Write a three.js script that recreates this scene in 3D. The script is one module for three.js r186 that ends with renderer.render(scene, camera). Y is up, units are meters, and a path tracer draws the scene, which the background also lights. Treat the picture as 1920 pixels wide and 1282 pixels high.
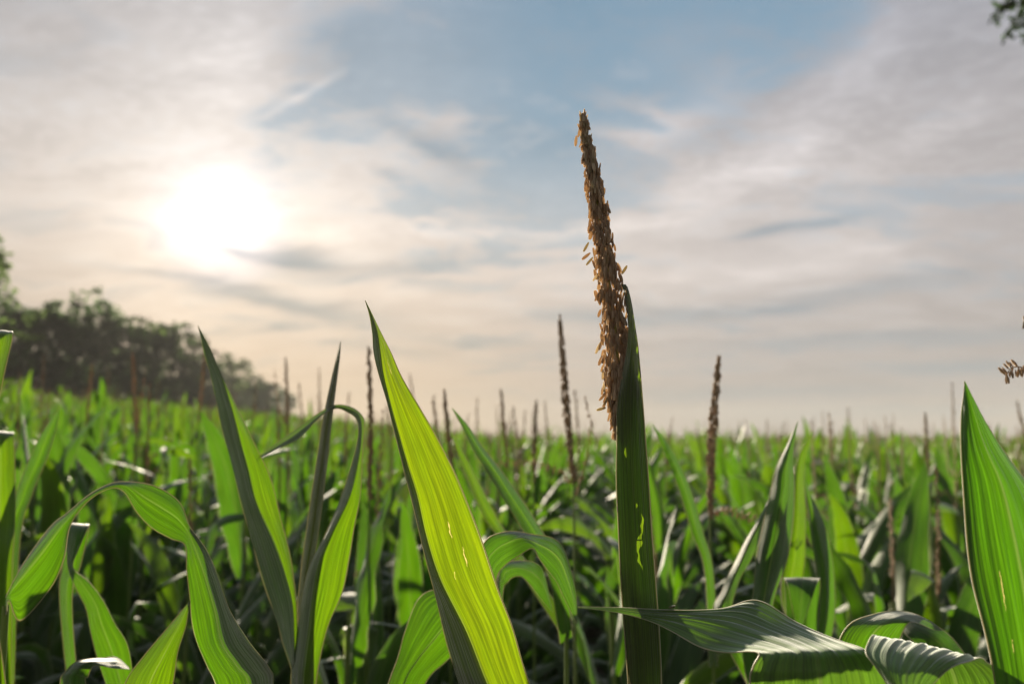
import * as THREE from 'three';
import { mergeGeometries } from 'three/addons/utils/BufferGeometryUtils.js';
import { createNoise3D, createNoise2D } from 'simplex-noise';

// ------------------------------------------------------------------ camera, light, exposure
const PW = 1920, PH = 1282, FOCAL = 1495, PITCH = Math.atan((825 - 641) / FOCAL), EYE = 2.25, EXPOSURE = 3.2;
const scene = new THREE.Scene();
const camera = new THREE.PerspectiveCamera(2 * Math.atan(PH / 2 / FOCAL) * 180 / Math.PI, PW / PH, 0.05, 3000);
camera.position.set(0, EYE, 0);
camera.rotation.set(PITCH, 0, 0);
camera.focus = 0.84; camera.userData.fStop = 3.6;
scene.add(camera);
const renderer = new THREE.WebGLRenderer({ antialias: true });
renderer.toneMapping = THREE.LinearToneMapping;
renderer.toneMappingExposure = EXPOSURE;
renderer.shadowMap.enabled = true;
renderer.setSize(1024, 683);
camera.updateMatrixWorld(true);

const V3 = (x, y, z) => new THREE.Vector3(x, y, z);
const CP = Math.cos(PITCH), SP = Math.sin(PITCH);
function dirOf(px, py) { const x = (px - 960) / FOCAL, y = -(py - 641) / FOCAL; return V3(x, y * CP + SP, y * SP - CP); }
function at(px, py, d) { const v = dirOf(px, py).multiplyScalar(d); v.y += EYE; return v; }   // the point seen at that pixel of the photograph, d metres deep
const SUN_DIR = dirOf(415, 400).normalize();
const sun = new THREE.DirectionalLight(new THREE.Color().setRGB(1, 0.86, 0.66), 5);
sun.position.copy(SUN_DIR).multiplyScalar(60);
sun.castShadow = true; sun.shadow.radius = 3; sun.shadow.mapSize.set(2048, 2048);
Object.assign(sun.shadow.camera, { left: -25, right: 25, top: 25, bottom: -25, near: 1, far: 150 });
scene.add(sun, sun.target);

function RNG(seed) { let a = seed >>> 0; return () => { a = (a + 0x6D2B79F5) | 0; let t = Math.imul(a ^ (a >>> 15), 1 | a); t = (t + Math.imul(t ^ (t >>> 7), 61 | t)) ^ t; return ((t ^ (t >>> 14)) >>> 0) / 4294967296; }; }
const lerp = (a, b, t) => a + (b - a) * t, clamp = (x, a = 0, b = 1) => Math.min(b, Math.max(a, x));
const smooth = (a, b, x) => { const t = clamp((x - a) / (b - a)); return t * t * (3 - 2 * t); };
const rad = (d) => d * Math.PI / 180;

// ------------------------------------------------------------------ sky: air and thin clouds
const n3 = createNoise3D(RNG(11)), n2 = createNoise2D(RNG(12));
function fbm3(x, y, z, o = 5) { let s = 0, a = 0.5, t = 0; for (let i = 0; i < o; i++) { s += a * n3(x, y, z); t += a; a *= 0.5; x = x * 2.03 + 7.1; y = y * 2.03 + 3.7; z = z * 2.03 + 1.3; } return s / t; }
function toAE(px, py) { const v = dirOf(px, py).normalize(); return [Math.atan2(v.x, -v.z) * 180 / Math.PI, Math.asin(v.y) * 180 / Math.PI]; }
const SKY_GAP = [[560, 230], [640, 120], [760, 60], [760, -250], [1680, -250], [1600, 0], [1540, 90], [1420, 140], [1330, 215], [1210, 215], [1130, 262], [1110, 330], [1190, 372], [1040, 392], [960, 408], [860, 422], [800, 400], [900, 372], [912, 300], [850, 236], [760, 200], [680, 225]].map((p) => toAE(...p));
function gapDistance(a, e) {                     // degrees inside (+) or outside (-) the blue opening
  let inside = false, best = 1e9;
  for (let i = 0, j = SKY_GAP.length - 1; i < SKY_GAP.length; j = i++) {
    const [x1, y1] = SKY_GAP[i], [x2, y2] = SKY_GAP[j];
    if ((y1 > e) !== (y2 > e) && a < (x2 - x1) * (e - y1) / (y2 - y1) + x1) inside = !inside;
    const dx = x2 - x1, dy = y2 - y1, t = clamp(((a - x1) * dx + (e - y1) * dy) / (dx * dx + dy * dy));
    best = Math.min(best, Math.hypot(a - x1 - dx * t, e - y1 - dy * t));
  }
  return inside ? best : -best;
}
const STREAKS = [   // [px, py, half length px, half height px, tilt, strength (+ bluer and darker, - whiter)]
  [1440, 436, 70, 9, -0.16, 0.75], [1545, 420, 60, 10, -0.12, 0.7], [565, 483, 70, 22, 0.03, 0.9], [450, 470, 40, 10, 0.08, 0.55], [760, 500, 190, 22, -0.1, 0.5],
  [300, 512, 120, 8, 0.06, 0.4], [480, 560, 150, 22, 0.12, 0.55], [620, 590, 130, 24, 0.1, 0.42], [1290, 580, 150, 14, 0.05, 0.45], [1480, 578, 90, 9, -0.06, 0.5], [1620, 545, 170, 16, -0.06, 0.42],
  [1150, 600, 190, 16, 0.02, 0.42], [1650, 640, 330, 17, 0.0, 0.45], [900, 640, 200, 13, 0.05, 0.3], [700, 655, 170, 12, 0.08, 0.32], [1400, 735, 320, 14, 0.0, 0.34], [1800, 690, 200, 13, 0.02, 0.3], [1760, 770, 300, 12, 0, 0.3],
  [840, 300, 75, 30, 0.4, 0.55], [760, 260, 80, 18, 0.5, 0.35], [730, 330, 40, 14, 0.2, 0.35], [1270, 385, 110, 14, -0.1, 0.42], [1280, 95, 110, 40, -0.2, -0.25], [620, 110, 140, 60, -0.4, 0.3],
  [575, 175, 75, 7, -0.55, -0.55], [440, 130, 70, 60, 0.9, -0.4], [1330, 165, 120, 40, -0.3, -0.5], [1250, 240, 110, 26, -0.25, -0.45], [870, 440, 260, 16, -0.03, -0.4], [520, 615, 20, 9, 0.1, 0.3],
  [1500, 230, 190, 45, -0.5, -0.5], [1640, 90, 90, 40, -0.6, -0.35], [1380, 330, 200, 30, -0.25, -0.5], [1560, 480, 160, 20, -0.06, -0.5], [1180, 420, 150, 14, -0.15, -0.4], [1250, 520, 260, 18, 0.02, -0.35], [1750, 240, 130, 24, -0.3, -0.3],
].map(([x, y, l, h, t, k]) => ({ c: toAE(x, y), l: l / FOCAL * 57.3 * 0.93, h: h / FOCAL * 57.3 * 0.95, t: -t, k }));
const SUN_AE = toAE(415, 400);
function skyColor(x, y, z, out) {
  const el = Math.asin(clamp(y, -1, 1)) * 57.2958, az = Math.atan2(x, -z) * 57.2958;
  const s = Math.acos(clamp(x * SUN_DIR.x + y * SUN_DIR.y + z * SUN_DIR.z, -1, 1)) * 57.2958;
  const q = 1 / (y + 0.17), cx = x * q, cz = z * q;
  const w1 = fbm3(cx * 1.1 + 3, cz * 1.5, 0.3, 4), w2 = fbm3(cx * 1.1 - 9, cz * 1.5, 5.3, 4);
  const soft = fbm3(cx * 1.0 + w1 * 0.5, cz * 2.6 + w2 * 0.6, 2.0, 5);             // long bands
  const fine = fbm3(cx * 3.2 + cz * 1.6 + w1 * 0.5, cz * 5.5 - cx * 1.2 + w2 * 0.5, 8.0, 6);                 // wisps
  const ripple = fbm3(cx * 17 + cz * 6 + w2 * 1.5, cz * 24 - cx * 5 + w1 * 1.5, 4.0, 4);
  // opening in the veil
  let gap = -30;
  if (Math.abs(az) < 60 && el > -5 && el < 60) gap = gapDistance(az + w1 * 2.4 + fine * 2.0, el + w2 * 1.8 + fine * 1.6);
  let cover = 1 - smooth(-4.6, 3.4, gap + fine * 2.2 + ripple * 0.7) * 0.88;
  const thin = smooth(0.0, 0.75, fine * 0.7 + soft * 0.7) * smooth(7, 20, el);
  cover *= 1 - 0.3 * thin * smooth(12, 30, s);
  cover -= 0.16 * fine * smooth(3, 12, el) + 0.10 * ripple * smooth(8, 18, el);
  let band = 0;
  for (const k of STREAKS) {
    const dx = az - k.c[0], dy = el - k.c[1];
    if (Math.abs(dx) > k.l * 3 || Math.abs(dy) > k.l * 2 + k.h * 3) continue;
    const c = Math.cos(k.t), n = Math.sin(k.t), a = (dx * c + dy * n + w1 * k.l * 0.5) / k.l, b = (-dx * n + dy * c + w2 * k.h * 0.9 + fine * k.h * 0.7) / k.h;
    band += k.k * Math.exp(-(a * a + b * b));
  }
  const low = Math.exp(-Math.max(el, 0) / 9);
  band += 0.6 * smooth(0.0, 0.6, soft + 0.25 * fine) * smooth(1.5, 6, el) * (0.35 + 0.65 * low);
  cover = clamp(cover - 0.7 * Math.max(band, 0) + 0.6 * Math.max(-band, 0));
  // colours (linear, as seen in the picture)
  cover = Math.max(cover, 0.32 * smooth(-0.1, 0.7, fine * 0.9 + ripple * 0.25 + soft * 0.4) * smooth(10, 18, el));
  cover = Math.max(cover, lerp(0.03, 0.34, smooth(8, -8, az)), 0.42 * smooth(25, 15, el));
  const up = smooth(0, 40, el), away = smooth(8, 42, s), back = smooth(45, 140, s), warm = Math.exp(-Math.max(el, 0) / 7.5);
  const b0 = lerp(0.34, 0.185, up), b1 = lerp(0.465, 0.32, up), b2 = lerp(0.56, 0.45, up);
  const high = smooth(17, 34, el), hz = smooth(7, 30, Math.hypot(az - SUN_AE[0], el - SUN_AE[1]));
  let c0 = lerp(0.61, 0.445, away), c1 = lerp(0.585, 0.43, away), c2 = lerp(0.585, 0.445, away);
  c0 *= 1 - 0.20 * high * hz; c1 *= 1 - 0.13 * high * hz; c2 *= 1 - 0.03 * high * hz;
  const mid = Math.exp(-Math.pow((el - 14) / 7, 2)) * 0.14 * lerp(1, 0.2, smooth(22, 33, az)); c0 += mid; c1 += mid * 0.88; c2 += mid * 0.77;
  c0 += warm * lerp(0.08, 0.03, away); c1 += warm * 0.02; c2 -= warm * lerp(0.05, 0.02, away);
  const tex = 1.03 + 0.2 * Math.max(fine, -0.25) * smooth(1, 12, el) + 0.09 * soft + 0.16 * Math.max(ripple, -0.2) * smooth(9, 20, el);
  const lit = tex * (1 + 0.34 * Math.max(-band, 0)); c0 *= lit; c1 *= lit; c2 *= lit;
  const sa = az - SUN_AE[0], sb = el - SUN_AE[1], r = Math.hypot(sa * 0.82, sb + 0.14 * Math.abs(sa)) * (1 - 0.16 * soft - 0.22 * fine);
  const g = (2.2 * Math.exp(-Math.pow(r / 1.6, 1.6)) + 0.37 * Math.exp(-Math.pow(r / 5.2, 1.2)) + 0.17 * Math.exp(-s / 12)) * (1 - 0.6 * clamp(band, 0, 1));
  const haze = 0.35 + 0.65 * cover, dim = (1 - 0.17 * Math.exp(-Math.max(el, 0) / 3.2)) * (1 - 0.55 * back) * (1 - 0.15 * smooth(2, 13, SUN_AE[0] - az) * smooth(60, 40, SUN_AE[0] - az) - 0.06 * smooth(17, 30, el) * smooth(40, 10, s));
  const W = Math.exp(-Math.pow(Math.max(el, 0) / 12.5, 1.5)) * lerp(1, 0.32, away), ease = smooth(2.5, 6, s);
  out[0] = (lerp(b0, c0, cover) + g * haze) * dim * (1 + 0.11 * W);
  out[1] = (lerp(b1, c1, cover) + g * haze * 0.90) * dim * (1 - 0.09 * W * ease);
  out[2] = (lerp(b2, c2, cover) + g * haze * 0.77) * dim * (1 - 0.36 * W * ease);
  const dark = 1 - 0.2 * clamp(band, 0, 1);
  out[0] *= dark; out[1] *= dark; out[2] *= dark;
}
{
  const w = 4096, h = 2048, data = new Float32Array(w * h * 4), c = [0, 0, 0];
  for (let j = 0; j < h; j++) {
    const el = ((j + 0.5) / h - 0.5) * Math.PI;
    for (let i = 0; i < w; i++) {
      const k = (j * w + i) * 4;
      if (el < -0.01) { data[k] = 0.10 / EXPOSURE; data[k + 1] = 0.11 / EXPOSURE; data[k + 2] = 0.07 / EXPOSURE; data[k + 3] = 1; continue; }
      const a = ((i + 0.5) / w - 0.5) * 2 * Math.PI;
      skyColor(Math.cos(el) * Math.cos(a), Math.sin(el), Math.cos(el) * Math.sin(a), c);
      data[k] = c[0] / EXPOSURE; data[k + 1] = c[1] / EXPOSURE; data[k + 2] = c[2] / EXPOSURE; data[k + 3] = 1;
    }
  }
  const sky = new THREE.DataTexture(data, w, h, THREE.RGBAFormat, THREE.FloatType);
  sky.mapping = THREE.EquirectangularReflectionMapping; sky.magFilter = sky.minFilter = THREE.LinearFilter; sky.needsUpdate = true;
  scene.background = sky; scene.environment = sky;
}
scene.fog = new THREE.FogExp2(new THREE.Color().setRGB(0.9, 0.92, 0.88), 0.0006);

// ------------------------------------------------------------------ textures and materials
const srgb = (x) => Math.round(255 * clamp(x <= 0.0031308 ? x * 12.92 : 1.055 * Math.pow(x, 1 / 2.4) - 0.055));
function dataTex(w, h, f, color) {
  const d = new Uint8Array(w * h * 4), c = [0, 0, 0];
  for (let j = 0; j < h; j++) for (let i = 0; i < w; i++) { f((i + 0.5) / w, (j + 0.5) / h, c); const k = (j * w + i) * 4; for (let n = 0; n < 3; n++) d[k + n] = color ? srgb(c[n]) : clamp(c[n]) * 255; d[k + 3] = 255; }
  const t = new THREE.DataTexture(d, w, h, THREE.RGBAFormat); t.magFilter = THREE.LinearFilter; t.minFilter = THREE.LinearMipmapLinearFilter; t.generateMipmaps = true;
  t.wrapS = t.wrapT = THREE.MirroredRepeatWrapping; if (color) t.colorSpace = THREE.SRGBColorSpace; t.needsUpdate = true; return t;
}
function veins(u, v, k) { return 0.5 + 0.5 * Math.sin(u * k * 6.283 + 1.3 * n2(v * 0.7, u * 3)); }
// across: u from one margin to the other; along: v, one repeat per 0.6 m
function leafTexture(seed, base, yellow, scars = []) {
  return dataTex(256, 1024, (u, v, c) => {
    const a = n2(u * 9 + seed, v * 2.2), b = n2(u * 34 + seed * 3, v * 5), fine = n2(u * 120 + seed, v * 22), e = n2(u * 3 + seed, v * 6 + 9);
    let t = 1 + 0.24 * a + 0.24 * b + 0.09 * fine;
    t *= 0.86 + 0.2 * veins(u, v, 17) + 0.08 * veins(u, v, 46);
    const y = clamp(yellow + 0.25 * e + 0.15 * b, 0, 1);
    c[0] = base[0] * t * (1 + 0.35 * y); c[1] = base[1] * t * (1 + 0.06 * y); c[2] = base[2] * t;
    const mid = Math.exp(-Math.pow((u - 0.5) / 0.016, 2)); c[0] = lerp(c[0], 0.17, mid * 0.4); c[1] = lerp(c[1], 0.22, mid * 0.4); c[2] = lerp(c[2], 0.06, mid * 0.4);
    const m = Math.min(u, 1 - u), edge = smooth(0.012, 0.0, m); c[0] = lerp(c[0], 0.5, edge); c[1] = lerp(c[1], 0.47, edge); c[2] = lerp(c[2], 0.3, edge);
    for (const [su, sv, sl, sw] of scars) {
      const dv = (v - sv) / sl, du = (u - su - 0.006 * n2(v * 60, su * 9) - dv * 0.006) / (sw * (1 + 0.5 * n2(v * 90, su * 50))), k = smooth(1.05, 0.75, Math.hypot(du, dv * dv * dv));
      if (k > 0) { c[0] = lerp(c[0], 0.46, k); c[1] = lerp(c[1], 0.38, k); c[2] = lerp(c[2], 0.14, k); }
    }
    if (fine > 0.86 && b > 0.2) { c[0] *= 0.75; c[1] *= 0.7; }
  }, true);
}
const bumpTex = dataTex(256, 512, (u, v, c) => { const k = 0.45 * veins(u, v, 17) + 0.3 * veins(u, v, 46) + 0.25 * (0.5 + 0.5 * n2(u * 60, v * 14)); c[0] = c[1] = c[2] = k; }, false);
function leafMat(map, o = {}) {
  return new THREE.MeshPhysicalMaterial({ map, bumpMap: bumpTex, bumpScale: 0.0006, roughness: 0.9, transmission: 0.7, specularIntensity: 0.9, clearcoat: 0.5, clearcoatRoughness: 0.5, thickness: 0, ior: 1.5, side: THREE.DoubleSide, ...o });
}
const G = [0.043, 0.126, 0.001];
const mLeaf = leafMat(leafTexture(1, G, 0.35));
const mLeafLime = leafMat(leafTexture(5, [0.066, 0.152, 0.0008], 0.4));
const mLeafDeep = leafMat(leafTexture(9, [0.041, 0.114, 0.004], 0.1));
const mLeafMid = leafMat(leafTexture(27, [0.068, 0.16, 0.009], 0.15), { transmission: 0.5, clearcoat: 1, clearcoatRoughness: 0.42, sheen: 1, sheenRoughness: 0.6, sheenColor: new THREE.Color().setRGB(0.8, 0.86, 0.84) });
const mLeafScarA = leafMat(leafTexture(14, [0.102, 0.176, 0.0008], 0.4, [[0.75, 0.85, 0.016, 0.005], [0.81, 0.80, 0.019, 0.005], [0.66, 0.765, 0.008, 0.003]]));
const mLeafScarF = leafMat(leafTexture(21, [0.0413, 0.1331, 0.0014], 0.2, [[0.29, 0.63, 0.03, 0.006], [0.3, 0.55, 0.01, 0.005]]));
const mLeafOld = leafMat(leafTexture(17, [0.0688, 0.1101, 0.0138], 0.7));
const stalkTex = dataTex(64, 256, (u, v, c) => { const t = 1 + 0.25 * n2(u * 20, v * 3) + 0.1 * n2(u * 60, v * 40); c[0] = 0.12 * t; c[1] = 0.18 * t; c[2] = 0.035 * t; }, true);
const mStalk = new THREE.MeshStandardMaterial({ map: stalkTex, roughness: 0.55 });
const strawTex = dataTex(64, 64, (u, v, c) => { const t = 1 + 0.3 * n2(u * 5, v * 5) + 0.2 * n2(u * 17, v * 17); c[0] = 0.40 * t; c[1] = 0.28 * t; c[2] = 0.165 * t; }, true);
const anther = (r, g, b) => new THREE.MeshPhysicalMaterial({ color: new THREE.Color().setRGB(r, g, b), roughness: 0.92, transmission: 0.6, thickness: 0, side: THREE.DoubleSide });
const mAnthers = [anther(0.58, 0.44, 0.28), anther(0.50, 0.36, 0.22), anther(0.64, 0.54, 0.37), anther(0.46, 0.38, 0.22)];
const mTassel = new THREE.MeshPhysicalMaterial({ map: strawTex, roughness: 0.92, transmission: 0.3, thickness: 0, side: THREE.DoubleSide });
const mTasselDark = new THREE.MeshPhysicalMaterial({ map: strawTex, color: new THREE.Color().setRGB(0.78, 0.77, 0.72), roughness: 0.92, transmission: 0.25, thickness: 0, side: THREE.DoubleSide });
const mRachis = new THREE.MeshPhysicalMaterial({ color: new THREE.Color().setRGB(0.33, 0.34, 0.12), roughness: 0.92, transmission: 0.2, thickness: 0, side: THREE.DoubleSide });

// ------------------------------------------------------------------ naming
const taken = new Map();
function numbered(n) { const k = taken.get(n) ?? 0; taken.set(n, k + 1); return k ? n + '_' + String(k).padStart(3, '0') : n; }
const shade = (o) => { o.castShadow = o.receiveShadow = true; return o; };
function thing(name, label, category, p, group) { const o = new THREE.Group(); o.name = numbered(name); o.position.copy(p); o.userData = { label, category }; if (group) o.userData.group = group; scene.add(o); return o; }
function part(name, geo, mat, parent, label) { const m = shade(new THREE.Mesh(geo, mat)); m.name = name; parent.add(m); if (label) m.userData.label = label; return m; }

// ------------------------------------------------------------------ shapes
const hillAt = (x, z) => { const k = clamp((-x - 0.3) / 70); return 7.0 * k * (1 - 0.35 * k) * smooth(-2, 3, -z) + 0.12 * n2(x * 0.05, z * 0.05) * smooth(6, 30, -z); };
// a leaf blade over three rails (margin, middle, margin); stations = [[e1, m, e2], ...] from base to tip
function blade(stations, { along = 60, across = 8, fold = 0.4, ripple = 0, ripples = 6, wave = 0, waves = 5, phase = 0, margin = 0, skip = null, v0 = 0 } = {}) {
  const rails = [0, 1, 2].map((k) => new THREE.CatmullRomCurve3(stations.map((s) => s[k]), false, 'catmullrom', 0.5));
  const pos = [], uv = [], idx = [], edge = [[], []], a = V3(), t1 = V3(), nrm = V3(), prev = V3();
  let run = v0;
  for (let i = 0; i <= along; i++) {
    const t = i / along, [e1, m, e2] = rails.map((r) => r.getPoint(t));
    if (i) run += m.distanceTo(prev);
    prev.copy(m);
    t1.copy(rails[1].getTangent(clamp(t, 0.001, 0.999))); nrm.copy(e2).sub(e1).cross(t1);
    if (nrm.lengthSq() > 1e-14) nrm.normalize();
    const wide = e1.distanceTo(m) + e2.distanceTo(m), room = clamp(wide / 0.03);
    for (let j = 0; j <= across; j++) {
      const w = j / across, l = Math.abs(1 - 2 * w);
      const lin = w < 0.5 ? V3().lerpVectors(e1, m, w * 2) : V3().lerpVectors(m, e2, w * 2 - 1);
      const qa = (1 - w) * (1 - 2 * w), qb = 4 * w * (1 - w), qc = w * (2 * w - 1);
      const qd = V3(e1.x * qa + m.x * qb + e2.x * qc, e1.y * qa + m.y * qb + e2.y * qc, e1.z * qa + m.z * qb + e2.z * qc);
      a.lerpVectors(qd, lin, fold);
      if (ripple) a.addScaledVector(nrm, ripple * room * (0.6 * Math.sin(w * ripples * 6.283 + phase + 0.7 * Math.sin(run * 9)) + 0.5 * Math.sin(w * ripples * 10.7 + 1.7 + 1.1 * Math.sin(run * 14 + w * 3)) + 0.5 * Math.sin(w * ripples * 3.4 + run * 11)) * (0.35 + 0.65 * smooth(1.0, 0.6, l)));
      if (wave) a.addScaledVector(nrm, wave * room * l * l * Math.sin(run * waves * 6.283 + phase + (w < 0.5 ? 0 : 2.1)));
      pos.push(a.x, a.y, a.z); uv.push(w, run / 0.6);
      if (j === 0) edge[0].push(a.clone()); if (j === across) edge[1].push(a.clone());
    }
  }
  for (let i = 0; i < along; i++) for (let j = 0; j < across; j++) {
    if (skip && skip((j + 0.5) / across, (i + 0.5) / along)) continue;
    const p = i * (across + 1) + j, q = p + across + 1; idx.push(p, p + 1, q, p + 1, q + 1, q);
  }
  const geo = new THREE.BufferGeometry();
  geo.setAttribute('position', new THREE.Float32BufferAttribute(pos, 3)); geo.setAttribute('uv', new THREE.Float32BufferAttribute(uv, 2)); geo.setIndex(idx); geo.computeVertexNormals();
  if (!margin) return geo;
  const rims = edge.map((pts, k) => tube(pts, (t) => margin * (1 - 0.85 * t * t), 5, k ? 0.999 : 0.001));
  return mergeGeometries([geo, ...rims]);
}
// a tapered tube along points; radius(t); every vertex has the same u when given
function tube(pts, radius, sides = 6, u = null, closed = false) {
  const n = pts.length, pos = [], uv = [], idx = [], tan = V3(), n1 = V3(0.3, 0.1, 1), b1 = V3();
  let run = 0;
  for (let i = 0; i < n; i++) {
    tan.copy(pts[Math.min(i + 1, n - 1)]).sub(pts[Math.max(i - 1, 0)]); if (tan.lengthSq() < 1e-16) tan.set(0, 1, 0); tan.normalize();
    if (i) run += pts[i].distanceTo(pts[i - 1]);
    n1.addScaledVector(tan, -n1.dot(tan)); if (n1.lengthSq() < 1e-8) n1.set(tan.y, tan.z, tan.x).addScaledVector(tan, -tan.dot(V3(tan.y, tan.z, tan.x))); n1.normalize(); b1.crossVectors(tan, n1);
    const r = radius(i / (n - 1));
    for (let k = 0; k <= sides; k++) { const a = k / sides * 6.28318, c = Math.cos(a) * r, s = Math.sin(a) * r; pos.push(pts[i].x + n1.x * c + b1.x * s, pts[i].y + n1.y * c + b1.y * s, pts[i].z + n1.z * c + b1.z * s); uv.push(u ?? k / sides, run / 0.6); }
  }
  for (let i = 0; i < n - 1; i++) for (let k = 0; k < sides; k++) { const p = i * (sides + 1) + k, q = p + sides + 1; idx.push(p, q, p + 1, p + 1, q, q + 1); }
  const g = new THREE.BufferGeometry();
  g.setAttribute('position', new THREE.Float32BufferAttribute(pos, 3)); g.setAttribute('uv', new THREE.Float32BufferAttribute(uv, 2)); g.setIndex(idx); g.computeVertexNormals(); return g;
}
const curve = (pts, n) => new THREE.CatmullRomCurve3(pts, false, 'catmullrom', 0.5).getPoints(n);
// one floret / anther: a slim pod from its attachment (0,0,0) down -y, unit length
function pod(sides, rows, fat = 0.13) {
  const p = []; for (let i = 0; i <= rows; i++) { const t = i / rows; p.push(new THREE.Vector2(Math.max(0.0001, fat * Math.pow(Math.sin(Math.PI * clamp(0.05 + t * 0.9)), 0.42) * (0.85 + 0.25 * t)), -t)); }
  const g = new THREE.LatheGeometry(p, sides); g.scale(1, 1, 0.7); return g;
}
const PODS = [pod(6, 4, 0.15), pod(6, 4, 0.175), pod(5, 4, 0.13)], POD_SMALL = pod(4, 2, 0.17);
const Q = new THREE.Quaternion(), M4 = new THREE.Matrix4();
// florets round a curved axis; radius(t) = how far they stand out; returns matrices
function florets(axis, count, reach, size, rnd, out = 0.5) {
  const n = axis.length - 1, list = [];
  for (let i = 0; i < count; i++) {
    const t = (i + rnd()) / count, k = Math.min(n - 1, Math.floor(t * n)), p = V3().lerpVectors(axis[k], axis[k + 1], t * n - k), tan = V3().subVectors(axis[k + 1], axis[k]).normalize();
    const a = rnd() * 6.283, side = V3(Math.cos(a), 0, Math.sin(a)); side.addScaledVector(tan, -side.dot(tan)).normalize();
    const r = reach(t); p.addScaledVector(side, r * (0.25 + 0.75 * Math.sqrt(rnd())));
    const up = rnd() < 0.45, d = V3(0, up ? 1 : -1, 0).multiplyScalar(1).addScaledVector(side, out * (0.35 + rnd() * 0.9)).addScaledVector(tan, up ? 0.6 : 0).normalize();
    Q.setFromUnitVectors(V3(0, -1, 0), d); const s = size * (0.65 + 0.6 * rnd());
    list.push(new THREE.Matrix4().compose(p, Q.clone(), V3(s * (0.8 + 0.5 * rnd()), s, s)));
  }
  return list;
}
function tasselGeo(axis, { count = 120, reach = 0.008, size = 0.011, seed = 1, stem = 0.002, small = true, out = 0.5 } = {}) {
  const rnd = RNG(seed), pods = florets(axis, count, (t) => reach * Math.sin(Math.PI * clamp(0.12 + t * 0.8)), size, rnd, out).map((m) => (small ? POD_SMALL : PODS[Math.floor(rnd() * 3)]).clone().applyMatrix4(m));
  return mergeGeometries([tube(axis, (t) => stem * (1.1 - 0.8 * t), 5), ...pods]);
}

// ------------------------------------------------------------------ the setting: ground
{
  const g = new THREE.PlaneGeometry(1, 1, 220, 220); const p = g.attributes.position, uv = g.attributes.uv;
  for (let i = 0; i < p.count; i++) {
    const s = (a) => Math.sign(a) * (Math.abs(a) * 40 + Math.pow(Math.abs(a), 3.2) * 3000);
    const x = s(p.getX(i)), z = s(p.getY(i)); p.setXYZ(i, x, hillAt(x, z), z); uv.setXY(i, x / 1.6, z / 1.6);
  }
  g.setIndex([...g.index.array].map((_, k, a) => a[k - (k % 3) + [0, 2, 1][k % 3]])); g.computeVertexNormals();
  const soil = dataTex(512, 512, (u, v, c) => { const t = 1 + 0.35 * n2(u * 14, v * 14) + 0.3 * n2(u * 60, v * 60) + 0.2 * n2(u * 180, v * 180); c[0] = 0.075 * t; c[1] = 0.055 * t; c[2] = 0.036 * t; }, true);
  const m = shade(new THREE.Mesh(g, new THREE.MeshStandardMaterial({ map: soil, bumpMap: soil, bumpScale: 0.03, roughness: 1 })));
  m.name = 'ground'; m.userData = { kind: 'structure' }; scene.add(m);
}

// ------------------------------------------------------------------ trees
const barkMat = new THREE.MeshStandardMaterial({ color: new THREE.Color().setRGB(0.075, 0.06, 0.045), roughness: 0.95 });
const foliage = (r, g, b) => new THREE.MeshPhysicalMaterial({ color: new THREE.Color().setRGB(r, g, b), roughness: 0.95, transmission: 0.4, thickness: 0, side: THREE.DoubleSide });
const mFoliage = [foliage(0.08, 0.16, 0.045), foliage(0.1, 0.165, 0.04), foliage(0.066, 0.15, 0.05)];
function leafCards(centres, perClump, clumpR, leaf, rnd) {
  const pos = [], nor = [], idx = [];
  for (const [c, k] of centres) for (let i = 0; i < perClump; i++) {
    const d = V3(rnd() - 0.5, rnd() - 0.5, rnd() - 0.5).normalize().multiplyScalar(Math.pow(rnd(), 0.55) * clumpR * k); d.y *= 0.75;
    const p = c.clone().add(d), a = V3(rnd() - 0.5, rnd() * 0.7 - 0.5, rnd() - 0.5).normalize(), b = V3(rnd() - 0.5, rnd() - 0.5, rnd() - 0.5).cross(a).normalize(), n = V3().crossVectors(a, b);
    const l = leaf * (0.7 + 0.6 * rnd()), w = l * 0.33, o = pos.length / 3;
    for (const [s, t] of [[0, 0], [0.45, 1], [1, 0], [0.45, -1]]) { pos.push(p.x + a.x * l * s + b.x * w * t, p.y + a.y * l * s + b.y * w * t, p.z + a.z * l * s + b.z * w * t); nor.push(n.x, n.y, n.z); }
    idx.push(o, o + 1, o + 2, o, o + 2, o + 3);
  }
  const g = new THREE.BufferGeometry(); g.setAttribute('position', new THREE.Float32BufferAttribute(pos, 3)); g.setAttribute('normal', new THREE.Float32BufferAttribute(nor, 3)); g.setIndex(idx); return g;
}
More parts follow.
